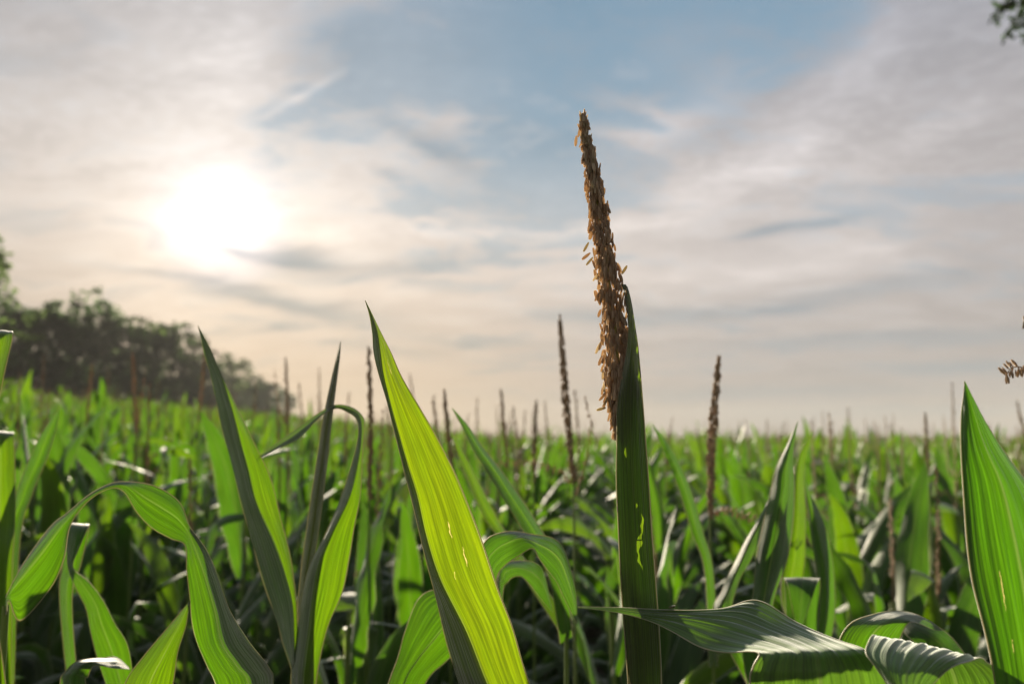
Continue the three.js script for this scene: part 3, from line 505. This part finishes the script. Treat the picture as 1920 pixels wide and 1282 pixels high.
// --- left group: upright two-toned leaf, dark spike, bright leaf with a drooping tip
{
  const o = closePlant('corn plant at left with a two-toned upright leaf and a dark rolled spike', 568, 1345, 1.14, { seed: 10, extra: 3 });
  const z = 0.05;
  leafAt(o, 1.12, [
    [549, 1270, 0.01, 553, 1270, 0.0, 557, 1270, 0.006], [528, 1195, 0.03, 551, 1195, 0, 556, 1190, 0.006], [510, 1140, z, 548, 1130, 0, 556.5, 1128, 0.008], [490, 1075, z, 533, 1070, 0, 547, 1070, 0.012], [470, 1010, z, 512, 1012, 0, 534, 1002, 0.018], [452, 940, z, 480, 940, 0, 517, 938, 0.02], [436, 880, z * 0.9, 465, 880, 0, 500, 880, 0.02],
    [423, 830, z * 0.8, 451, 830, 0, 477, 830, 0.018], [410, 775, z * 0.6, 437, 775, 0, 448, 775, 0.012], [397, 718, 0.03, 419, 718, 0, 423, 718, 0.005], [384, 664, 0.015, 397, 664, 0, 398, 664, 0.002], [376, 632, 0.005, 381, 632, 0, 382, 632, 0.001], [370, 610, 0, 370.3, 610, 0, 370.6, 610, 0],
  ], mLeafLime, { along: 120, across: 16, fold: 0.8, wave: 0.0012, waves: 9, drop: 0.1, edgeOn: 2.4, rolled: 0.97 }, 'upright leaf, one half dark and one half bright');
  const sp = [[556, 1180, 578, 1180], [562, 1090, 582, 1090], [575, 988, 598, 988], [594, 860, 614, 860], [605, 787, 622, 787], [620, 715, 631, 715], [631, 668, 637, 668], [638, 640, 638.6, 640]];
  leafAt(o, 1.15, sp.map(([a, b, c, e], i) => [a, b, 0, (a + c) / 2, b, -0.012, c, e, 0.002]), mLeafOld, { fold: 0, drop: 0.1, across: 12 }, 'dark spike of a rolled leaf');
  leafAt(o, 1.152, sp.map(([a, b, c, e], i) => [a, b, 0.0005, (a + c) / 2, b, 0.012, c, e, 0.0025]), mLeafOld, { fold: 0, drop: 0.1, across: 12, margin: 0 }, 'back of the dark rolled leaf');
  leafAt(o, 1.09, [
    [545, 1275, 0.02, 568, 1275, 0.0, 592, 1275, 0.01], [556, 1180, 0.03, 580, 1180, 0, 614, 1178, 0.012], [568, 1108, 0.03, 590, 1110, 0, 641, 1110, 0.015], [583, 1055, 0.03, 600, 1055, 0, 654, 1045, 0.015], [610, 1000, 0.02, 622, 1000, 0, 663, 990, 0.012], [640, 928, 0.01, 655, 930, 0, 676, 925, 0.01], [662, 862, 0.01, 671, 862, 0.004, 679, 858, 0.012],
    [672, 815, 0.012, 677, 812, 0.012, 682, 806, 0.018], [668, 786, 0.025, 673, 780, 0.025, 680, 782, 0.03], [650, 772, 0.04, 655, 766, 0.038, 660, 764, 0.042], [628, 766, 0.05, 628, 762, 0.048, 628, 759, 0.05], [598, 783, 0.05, 596, 779, 0.046, 595, 776, 0.05], [560, 822, 0.05, 555, 810, 0.044, 553, 806, 0.05], [520, 842, 0.05, 517, 836, 0.046, 515, 832, 0.05], [480, 860, 0.05, 480, 859.6, 0.05, 480, 859.3, 0.05],
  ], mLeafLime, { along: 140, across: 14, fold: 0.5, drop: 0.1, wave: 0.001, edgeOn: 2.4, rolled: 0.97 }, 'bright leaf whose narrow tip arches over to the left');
}
// --- left edge
{
  const o = closePlant('corn plant at the left edge whose long leaf arches up and hangs down twisted', 10, 1135, 1.03, { seed: 12, extra: 4, r: 0.012 });
  leafAt(o, 1.0, [
    [15, 1125, 0.0, 14, 1118, 0, 15, 1110, 0.0], [38, 1163, 0.01, 38, 1085, 0, 44, 1056, 0.02], [92, 1105, 0.015, 75, 1040, 0, 73, 1012, 0.02], [117, 1050, 0.015, 105, 1000, 0, 101, 980, 0.015], [130, 985, 0.01, 130, 970, 0, 127, 961, 0.01], [166, 938, 0, 167, 932, -0.004, 167, 927, 0.002], [207, 915, 0, 207, 911, -0.004, 207, 906, 0.004], [233, 923, 0, 238, 911, -0.002, 241, 903, 0.008],
    [255, 960, 0.006, 270, 932, 0, 286, 910, 0.012], [285, 990, 0.01, 303, 952, 0, 320, 927, 0.015], [320, 1009, 0.01, 332, 972, 0, 340, 948, 0.01], [347, 1022, 0.0, 353, 1000, 0, 356, 990, 0.0], [349, 1072, -0.01, 370, 1042, -0.008, 386, 1031, -0.02], [355, 1128, -0.015, 388, 1095, -0.014, 409, 1079, -0.045], [361, 1168, -0.015, 404, 1150, -0.02, 431, 1146, -0.065],
    [371, 1210, -0.01, 416, 1205, -0.025, 466, 1205, -0.11], [386, 1250, -0.01, 444, 1248, -0.025, 504, 1250, -0.125], [404, 1285, -0.01, 467, 1285, -0.025, 512, 1285, -0.1], [450, 1400, 0, 470, 1400, 0, 490, 1400, 0],
  ], mLeaf, { along: 180, across: 16, fold: 0.45, drop: 0.02, ripple: 0.0005, wave: 0.0012, waves: 8, rolledRight: 12 }, 'long leaf that arches up, then twists and hangs');
  leafAt(o, 0.92, [[-95, 900, 0.0, -70, 900, -0.005, -40, 900, 0.01], [-60, 780, 0, -38, 780, -0.005, -12, 790, 0.01], [-35, 700, 0, -14, 700, -0.005, 9, 690, 0.01], [-22, 640, 0, -2, 640, -0.005, 21, 640, 0.01], [-20, 622, 0.01, 0, 620, 0.01, 22, 622, 0.02], [-24, 626, 0.05, -4, 624, 0.05, 16, 627, 0.05], [-40, 660, 0.08, -30, 660, 0.08, -22, 660, 0.08]], mLeafLime, { drop: 0.3 }, 'bright leaf cut off by the left edge');
}
{
  const o = closePlant('corn plant at bottom left with a pointed bright leaf rising to the right', 262, 1430, 0.98, { seed: 14, extra: 3 });
  leafAt(o, 0.95, [[205, 1380, 0.01, 255, 1380, 0, 300, 1380, 0.015], [233, 1283, 0.01, 280, 1283, 0, 323, 1283, 0.015], [268, 1231, 0.01, 305, 1231, 0, 332, 1225, 0.014], [320, 1169, 0.006, 336, 1172, 0, 347, 1176, 0.008], [342, 1142, 0.002, 349, 1144, 0, 352, 1150, 0.003], [356, 1126, 0, 356, 1126.5, 0, 356.4, 1127, 0]], mLeafLime, { drop: 0.12 }, 'pointed bright leaf');
  leafAt(o, 1.02, [[118, 1400, 0, 150, 1400, 0, 190, 1400, 0.01], [112, 1284, 0, 136, 1284, -0.006, 160, 1284, 0.006], [123, 1258, 0, 143, 1260, -0.006, 164, 1268, 0.006], [140, 1242, 0.004, 156, 1245, 0, 172, 1250, 0.006], [160, 1236, 0.02, 174, 1240, 0.008, 186, 1247, 0.01], [192, 1233, 0.04, 200, 1240, 0.03, 210, 1252, 0.022], [218, 1232, 0.055, 226, 1242, 0.045, 236, 1254, 0.036], [243, 1252, 0.06, 243, 1253, 0.06, 243, 1254, 0.06]], mLeaf, { drop: 0.12 }, 'small leaf folded over with a pale top');
}
{
  const o = closePlant('corn plant in the shade at left with a creased drooping leaf', 150, 1420, 1.36, { seed: 16, extra: 4 });
  leafAt(o, 1.25, [[112, 1140, 0.03, 124, 1140, 0.02, 134, 1140, 0.02], [116, 1060, 0.03, 136, 1062, 0.02, 150, 1060, 0.03], [121, 1000, 0.02, 143, 1000, 0.015, 164, 1000, 0.02], [122, 981, 0.0, 144, 981, -0.005, 166, 983, 0.0], [124, 992, -0.03, 143, 994, -0.035, 163, 992, -0.03], [125, 1030, -0.04, 138, 1032, -0.045, 146, 1030, -0.04], [127, 1064, -0.05, 131, 1066, -0.05, 136, 1064, -0.05],
    [140, 1100, -0.055, 152, 1092, -0.055, 165, 1090, -0.05], [160, 1140, -0.05, 178, 1132, -0.055, 192, 1125, -0.05], [168, 1180, -0.05, 190, 1170, -0.055, 214, 1168, -0.05], [182, 1235, -0.05, 210, 1225, -0.055, 240, 1215, -0.05], [205, 1300, -0.05, 230, 1300, -0.055, 250, 1300, -0.05], [240, 1380, -0.05, 242, 1380, -0.05, 244, 1380, -0.05]], mLeaf, { drop: 0.25, along: 120 }, 'leaf creased flat at its top');
}
{ // leaves that stand in from the left edge, a little farther
  const o = closePlant('corn plant by the left edge with two broad blurred leaves, one folded square', 20, 1160, 1.55, { seed: 18, extra: 4 });
  leafAt(o, 1.45, [[5, 1020, 0, 20, 1020, -0.01, 36, 1020, 0.01], [28, 930, 0, 42, 930, -0.01, 60, 925, 0.01], [52, 865, 0, 68, 868, -0.01, 88, 858, 0.01], [80, 808, 0, 92, 810, -0.006, 104, 806, 0.006], [112, 764, 0, 112.5, 764, 0, 113, 764, 0]], mLeaf, { drop: 0.3 });
  leafAt(o, 1.38, [[-30, 1080, 0, -5, 1080, -0.01, 22, 1080, 0.01], [-28, 980, 0, -2, 980, -0.01, 27, 975, 0.01], [-26, 880, 0, 0, 880, -0.01, 27, 880, 0.01], [-24, 822, 0, 0, 822, -0.005, 25, 824, 0.01], [-22, 808, 0.03, 0, 808, 0.03, 24, 810, 0.04], [-20, 818, 0.08, 0, 818, 0.08, 20, 820, 0.08], [-8, 860, 0.12, 0, 860, 0.12, 6, 860, 0.12]], mLeafLime, { drop: 0.3 });
}
// --- middle
{
  const o = closePlant('corn plant behind the bright leaf with two grey arching leaves hanging right', 930, 1230, 1.08, { seed: 20, extra: 3 });
  leafAt(o, 1.0, [[905, 1150, 0.02, 914, 1150, 0.02, 926, 1150, 0.02], [902, 1042, 0.0, 914, 1060, -0.004, 931, 1084, 0.01], [911, 1013, 0.0, 926, 1034, -0.005, 946, 1060, 0.01], [934, 1000, 0.004, 950, 1018, -0.002, 972, 1042, 0.01], [964, 996, 0.02, 980, 1009, 0.006, 998, 1028, 0.008], [1000, 1002, 0.034, 1008, 1020, 0.018, 1010, 1046, 0.01], [1034, 1008, 0.04, 1034, 1034, 0.02, 1026, 1068, 0.01], [1055, 1025, 0.036, 1052, 1055, 0.02, 1043, 1090, 0.008], [1070, 1065, 0.03, 1066, 1092, 0.018, 1058, 1122, 0.008], [1080, 1112, 0.02, 1077, 1130, 0.014, 1071, 1148, 0.008], [1083, 1170, 0.01, 1083, 1170, 0.01, 1082.6, 1170, 0.01]], mLeafDeep, { along: 120, across: 20, fold: 0.2, ripple: 0.0008, ripples: 7, drop: 0.12 }, 'grey-topped leaf arching over');
  leafAt(o, 1.14, [[930, 1130, 0.01, 935, 1130, 0, 942, 1130, 0.01], [936, 1075, 0.0, 944, 1080, -0.004, 953, 1090, 0.008], [948, 1056, 0.008, 960, 1066, 0, 974, 1080, 0.008], [975, 1051, 0.025, 982, 1066, 0.01, 992, 1094, 0.008], [1003, 1055, 0.03, 1004, 1078, 0.015, 1006, 1112, 0.008], [1020, 1075, 0.02, 1020, 1100, 0.01, 1020, 1130, 0.006], [1037, 1148, 0.005, 1037, 1148, 0.005, 1036.6, 1148, 0.005]], mLeafDeep, { fold: 0.3, drop: 0.15 }, 'smaller grey-topped leaf below the first');
}
{
  const o = closePlant('corn plant with a broad half-shaded leaf low behind the bright one', 742, 1400, 1.12, { seed: 22, extra: 3 });
  leafAt(o, 1.05, [[690, 1400, 0.01, 725, 1400, 0, 760, 1400, 0.02], [727, 1284, 0.01, 756, 1284, 0, 796, 1284, 0.02], [746, 1232, 0.01, 782, 1238, 0, 836, 1240, 0.02], [760, 1182, 0.01, 808, 1205, 0, 872, 1208, 0.02], [785, 1122, 0.02, 842, 1165, 0, 900, 1180, 0.01], [822, 1104, 0.03, 872, 1142, 0.01, 915, 1160, 0.01], [870, 1112, 0.04, 900, 1135, 0.03, 925, 1148, 0.02], [940, 1150, 0.05, 940, 1150, 0.05, 940, 1150, 0.05]], mLeaf, { drop: 0.14, rib: 0.0012 }, 'broad leaf with a pale midrib');
}
{
  const o = closePlant('corn plant with a dark slanting blade left of the small tassels', 1062, 1180, 1.36, { seed: 24, extra: 3 });
  leafAt(o, 1.3, [[1030, 1085, 0.01, 1044, 1078, 0, 1056, 1070, 0.01], [990, 1010, 0.02, 1003, 1000, 0, 1014, 992, 0.02], [950, 945, 0.02, 962, 938, 0, 974, 930, 0.02], [918, 892, 0.02, 929, 886, 0, 938, 880, 0.02], [888, 845, 0.016, 896, 840, 0, 903, 836, 0.016], [866, 800, 0.008, 871, 798, 0, 876, 796, 0.008], [847, 765, 0, 847.5, 765, 0, 848, 764.6, 0]], mLeafDeep, { fold: 0.6, drop: 0.12 }, 'dark slanting blade');
  leafAt(o, 1.5, [[935, 1010, 0.01, 944, 1006, 0, 952, 1002, 0.01], [905, 965, 0.01, 914, 961, 0, 924, 956, 0.01], [880, 908, 0.01, 888, 906, 0, 897, 902, 0.01], [862, 862, 0.005, 868, 861, 0, 874, 859, 0.005], [846, 810, 0, 846.5, 810, 0, 847, 810, 0]], mLeafLime, { fold: 0.6, drop: 0.12 });
}
// --- right, second rank
{
  const o = closePlant('corn plant right of the tall tassel with a split dark leaf pointing up', 1420, 1250, 1.33, { seed: 26, extra: 4 });
  leafAt(o, 1.3, [[1392, 1200, 0.01, 1420, 1205, -0.006, 1448, 1200, 0.008], [1411, 1124, 0.012, 1432, 1130, -0.008, 1450, 1130, 0.012], [1418, 1050, 0.014, 1446, 1050, -0.01, 1476, 1048, 0.03], [1428, 1000, 0.014, 1458, 990, -0.01, 1487, 978, 0.035], [1446, 920, 0.014, 1470, 916, -0.008, 1490, 912, 0.03], [1456, 876, 0.01, 1474, 872, -0.006, 1488, 868, 0.02], [1478, 830, 0.005, 1484, 830, -0.002, 1490, 828, 0.008], [1496, 790, 0, 1496.3, 790, 0, 1496.6, 790, 0]], mLeafDeep, { fold: 0.4, ripple: 0.0007, ripples: 7, drop: 0.12, rib: 0.0011 }, 'dark ribbed leaf pointing up');
  leafAt(o, 1.34, [[1340, 1160, 0.02, 1356, 1160, 0, 1375, 1165, 0.03], [1354, 1106, 0.02, 1366, 1108, 0, 1384, 1095, 0.04], [1376, 1058, 0.018, 1386, 1062, 0, 1408, 1050, 0.04], [1400, 1010, 0.014, 1408, 1014, 0, 1424, 1012, 0.04], [1424, 970, 0.008, 1428, 974, 0, 1434, 978, 0.02], [1447, 925, 0, 1447.4, 925, 0, 1448, 926, 0]], mLeaf, { fold: 0.8, drop: 0.12 }, 'narrow leaf with a bright margin');
}
{
  const o = closePlant('corn plant with bright blades and a square grey fold right of the split leaf', 1512, 1260, 1.5, { seed: 28, extra: 4 });
  leafAt(o, 1.55, [[1466, 1120, 0, 1484, 1120, -0.008, 1505, 1120, 0.01], [1474, 1040, 0, 1491, 1040, -0.01, 1510, 1040, 0.01], [1484, 960, 0, 1497, 960, -0.01, 1511, 960, 0.01], [1490, 890, 0, 1498, 890, -0.006, 1508, 892, 0.008], [1500, 850, 0, 1507, 848, -0.002, 1513, 850, 0.004], [1526, 806, 0, 1526.3, 806, 0, 1526.6, 806, 0]], mLeafLime, { fold: 0.4, drop: 0.12 });
  leafAt(o, 1.5, [[1530, 1180, 0, 1546, 1180, -0.008, 1562, 1180, 0.01], [1532, 1080, 0, 1548, 1080, -0.01, 1565, 1085, 0.012], [1522, 1010, 0, 1536, 1010, -0.01, 1553, 1005, 0.01], [1516, 960, 0, 1524, 958, -0.006, 1534, 954, 0.008], [1508, 905, 0, 1508.4, 905, 0, 1509, 905, 0]], mLeaf, { fold: 0.4, drop: 0.15 });
  leafAt(o, 1.42, [[1478, 1230, 0.04, 1504, 1230, 0.03, 1532, 1230, 0.04], [1474, 1140, 0.04, 1505, 1140, 0.03, 1536, 1140, 0.04], [1472, 1092, 0.03, 1505, 1092, 0.025, 1538, 1092, 0.03], [1472, 1084, 0.0, 1505, 1083, 0, 1537, 1085, 0.0], [1478, 1100, -0.03, 1504, 1100, -0.03, 1530, 1100, -0.03], [1486, 1140, -0.04, 1502, 1140, -0.045, 1517, 1140, -0.04], [1497, 1190, -0.04, 1498, 1190, -0.04, 1499, 1190, -0.04]], mLeafDeep, { fold: 0.3, drop: 0.2 }, 'leaf folded square at its top');
}
{
  const o = closePlant('corn plant at right with a leaf curled over into a grey fin', 1600, 1390, 0.98, { seed: 30, extra: 3 });
  leafAt(o, 0.95, [[1560, 1300, 0.01, 1600, 1310, 0, 1650, 1310, 0.02], [1570, 1215, 0.008, 1618, 1230, -0.004, 1672, 1235, 0.02], [1594, 1170, 0.01, 1640, 1185, -0.002, 1688, 1196, 0.02], [1638, 1152, 0.03, 1668, 1164, 0.012, 1700, 1172, 0.02], [1672, 1146, 0.05, 1692, 1154, 0.03, 1712, 1166, 0.02], [1708, 1148, 0.06, 1718, 1155, 0.04, 1732, 1172, 0.03], [1745, 1164, 0.06, 1748, 1170, 0.05, 1750, 1180, 0.045], [1768, 1182, 0.06, 1768, 1182, 0.06, 1768, 1182.5, 0.06]], mLeaf, { fold: 0.3, drop: 0.1 }, 'leaf curled over into a fin');
  leafAt(o, 1.15, [[1850, 1300, 0, 1830, 1310, 0, 1810, 1320, 0], [1815, 1235, 0, 1796, 1250, -0.01, 1775, 1262, 0], [1780, 1190, 0.01, 1762, 1205, 0, 1740, 1220, 0.01], [1740, 1166, 0.03, 1722, 1180, 0.02, 1706, 1196, 0.02], [1690, 1150, 0.06, 1684, 1158, 0.06, 1678, 1165, 0.06], [1640, 1150, 0.1, 1640, 1151, 0.1, 1640, 1152, 0.1]], mLeafDeep, { fold: 0.3, root: false });
}
// --- plants with tassels that stand out behind
function tasselled(label, tip, foot, d, { count = 150, reach = 0.009, size = 0.012, dense = 1.7, mat = mTassel, seed = 1, bend = 0, extra = 5, branches = [], leaves = [] } = {}) {
  const o = closePlant(label, foot[0], foot[1], d, { r: 0.009, tip: 0.3, seed, extra }), L = (x, y, z = 0) => at(x, y, d + z).sub(o.position);
  const ax = curve([L(...foot), L(lerp(foot[0], tip[0], 0.5) + bend, lerp(foot[1], tip[1], 0.5)), L(...tip)], 24);
  const t = part('tassel', tasselGeo(ax, { count: Math.round(count * dense), reach: reach * 0.72, size: size * 1.0, seed, stem: 0.003, small: d > 1.9, out: 0.4 }), mat, o);
  for (const b of branches) part('tassel_branch', tasselGeo(curve(b.map((p) => L(...p)), 16), { count: 46, reach: 0.004, size: 0.0105, seed: seed + 3, stem: 0.0014, out: 0.3 }), mTassel, t);
  for (const [dd, rows, m] of leaves) leafAt(o, dd, rows, m, { fold: 0.5 });
  return o;
}
tasselled('corn plant with the tallest dark tassel left of the sharp one, drooping side branch', [1050, 596], [1076, 900], 1.95, { count: 260, reach: 0.0105, mat: mTasselDark, seed: 3, bend: -2, branches: [[[1072, 905], [1050, 884], [1010, 870], [960, 866], [915, 880]], [[1078, 930], [1095, 880], [1108, 800], [1098, 750]]] });
tasselled('corn plant with a lone tan tassel standing right of the sharp one', [1348, 674], [1331, 965], 1.68, { count: 260, reach: 0.0105, seed: 5, bend: -4, branches: [[[1330, 968], [1352, 958], [1385, 962], [1416, 976]]], leaves: [[1.6, [[1322, 1075, 0, 1330, 1075, 0, 1338, 1075, 0.01], [1298, 1000, 0, 1308, 998, -0.004, 1318, 995, 0.01], [1272, 915, 0, 1282, 912, -0.005, 1292, 908, 0.01], [1244, 845, 0, 1251, 842, -0.003, 1257, 838, 0.006], [1224, 796, 0, 1224.4, 796, 0, 1224.8, 796, 0]], mLeafDeep]] });
tasselled('corn plant with a slim tassel just left of the bright leaf tip', [691, 656], [693, 930], 2.05, { count: 200, reach: 0.007, seed: 7, bend: 3, mat: mTasselDark });
tasselled('corn plant with a short dark tassel against the bright leaf\'s right edge', [833, 736], [848, 900], 2.3, { count: 160, reach: 0.008, mat: mTasselDark, seed: 9 });
tasselled('corn plant whose tassel forks beside a leaf tip, left of the drooping branch', [939, 732], [953, 880], 2.9, { count: 120, reach: 0.008, mat: mTasselDark, seed: 11 });
tasselled('corn plant with a straight short tassel above the drooping branch', [1005, 753], [1001, 900], 2.6, { count: 130, reach: 0.008, mat: mTasselDark, seed: 13 });
tasselled('corn plant with two thin tassels behind the dark spike at left', [535, 670], [540, 810], 3.3, { count: 120, reach: 0.008, mat: mTasselDark, seed: 15, branches: [[[538, 800], [522, 760], [514, 690]]] });
tasselled('corn plant with a pale upright tassel before the treeline at left', [248, 662], [256, 820], 3.0, { count: 120, reach: 0.011, seed: 17, branches: [[[256, 810], [264, 760], [272, 690]]] });
tasselled('corn plant with a rosy tassel behind the two-toned leaf', [383, 664], [372, 790], 3.6, { count: 120, reach: 0.01, seed: 19 });
tasselled('corn plant with a leaning tassel before the middle of the treeline', [172, 682], [160, 800], 3.8, { count: 110, reach: 0.01, seed: 21 });
tasselled('corn plant with a grey tassel alone over the right part of the field', [1736, 775], [1741, 900], 3.2, { count: 110, reach: 0.008, mat: mTasselDark, seed: 23 });
tasselled('corn plant with a blurred leaning tassel at the right edge above the broad leaf', [1908, 752], [1935, 880], 3.6, { count: 110, reach: 0.008, mat: mTasselDark, seed: 25 });
tasselled('corn plant beyond the right edge with a tassel branch reaching into the frame', [1922, 598], [1975, 900], 1.05, { count: 90, reach: 0.005, size: 0.009, mat: mTasselDark, seed: 27, bend: 16, extra: 3, branches: [[[1962, 780], [1950, 715], [1920, 690], [1898, 690], [1886, 706]]] });
[[768, 698, 4.2, 4], [812, 748, 3.0, 5], [878, 778, 3.8, -4], [962, 764, 3.4, 5], [985, 772, 4.4, -3], [1022, 752, 4.0, 2], [1078, 730, 3.3, 3], [1262, 782, 4.6, -6], [1398, 786, 5.2, 3], [1470, 792, 4.9, -3], [1560, 786, 5.6, 2], [1640, 790, 5.0, 4], [560, 716, 4.4, 3], [655, 735, 4.1, -3], [725, 762, 3.6, 4]].forEach(([x, y, d, b], i) => {
  const o = tasselled('corn plant with a short thin tassel rising just above the crop top', [x, y], [x + b * 2, y + 330 / d + 60], d, { count: 80, reach: 0.007, mat: mTasselDark, seed: 41 + i, bend: b, extra: 5 });
  o.userData.group = 'plants with thin tassels along the top of the crop';
});
// --- the fly on the leaf
{
  const d = 0.807, p = at(1259, 1141, d), o = thing('fly', 'tiny tan fly sitting on the thin part of the grey leaf', 'insect', p);
  const m = new THREE.MeshStandardMaterial({ color: new THREE.Color().setRGB(0.12, 0.085, 0.05), roughness: 0.5 }), e = (rx, ry, rz, x, y, z) => new THREE.SphereGeometry(1, 10, 8).scale(rx, ry, rz).translate(x, y, z);
  part('body', mergeGeometries([e(0.0013, 0.0009, 0.0009, 0.0002, 0.0014, 0), e(0.0017, 0.0007, 0.0008, 0.0024, 0.0018, 0), e(0.0007, 0.0007, 0.0008, -0.0017, 0.0015, 0)]), m, o);
  const w = new THREE.MeshPhysicalMaterial({ color: new THREE.Color().setRGB(0.6, 0.5, 0.28), roughness: 0.35, transmission: 0.6, thickness: 0, side: THREE.DoubleSide });
  for (const s of [-1, 1]) part('wing', e(0.0022, 0.00008, 0.0009, 0.0026, 0.0027, s * 0.0008), w, o).rotation.z = 0.12;
  for (let i = 0; i < 6; i++) { const s = i % 2 ? 1 : -1, x = -0.0008 + Math.floor(i / 2) * 0.0009; part('leg', tube([V3(x, 0.0012, 0), V3(x - 0.0002, 0.0016, s * 0.0012), V3(x - 0.0003, -0.0003, s * 0.002)], () => 0.0001, 4), m, o); }
}
renderer.render(scene, camera);
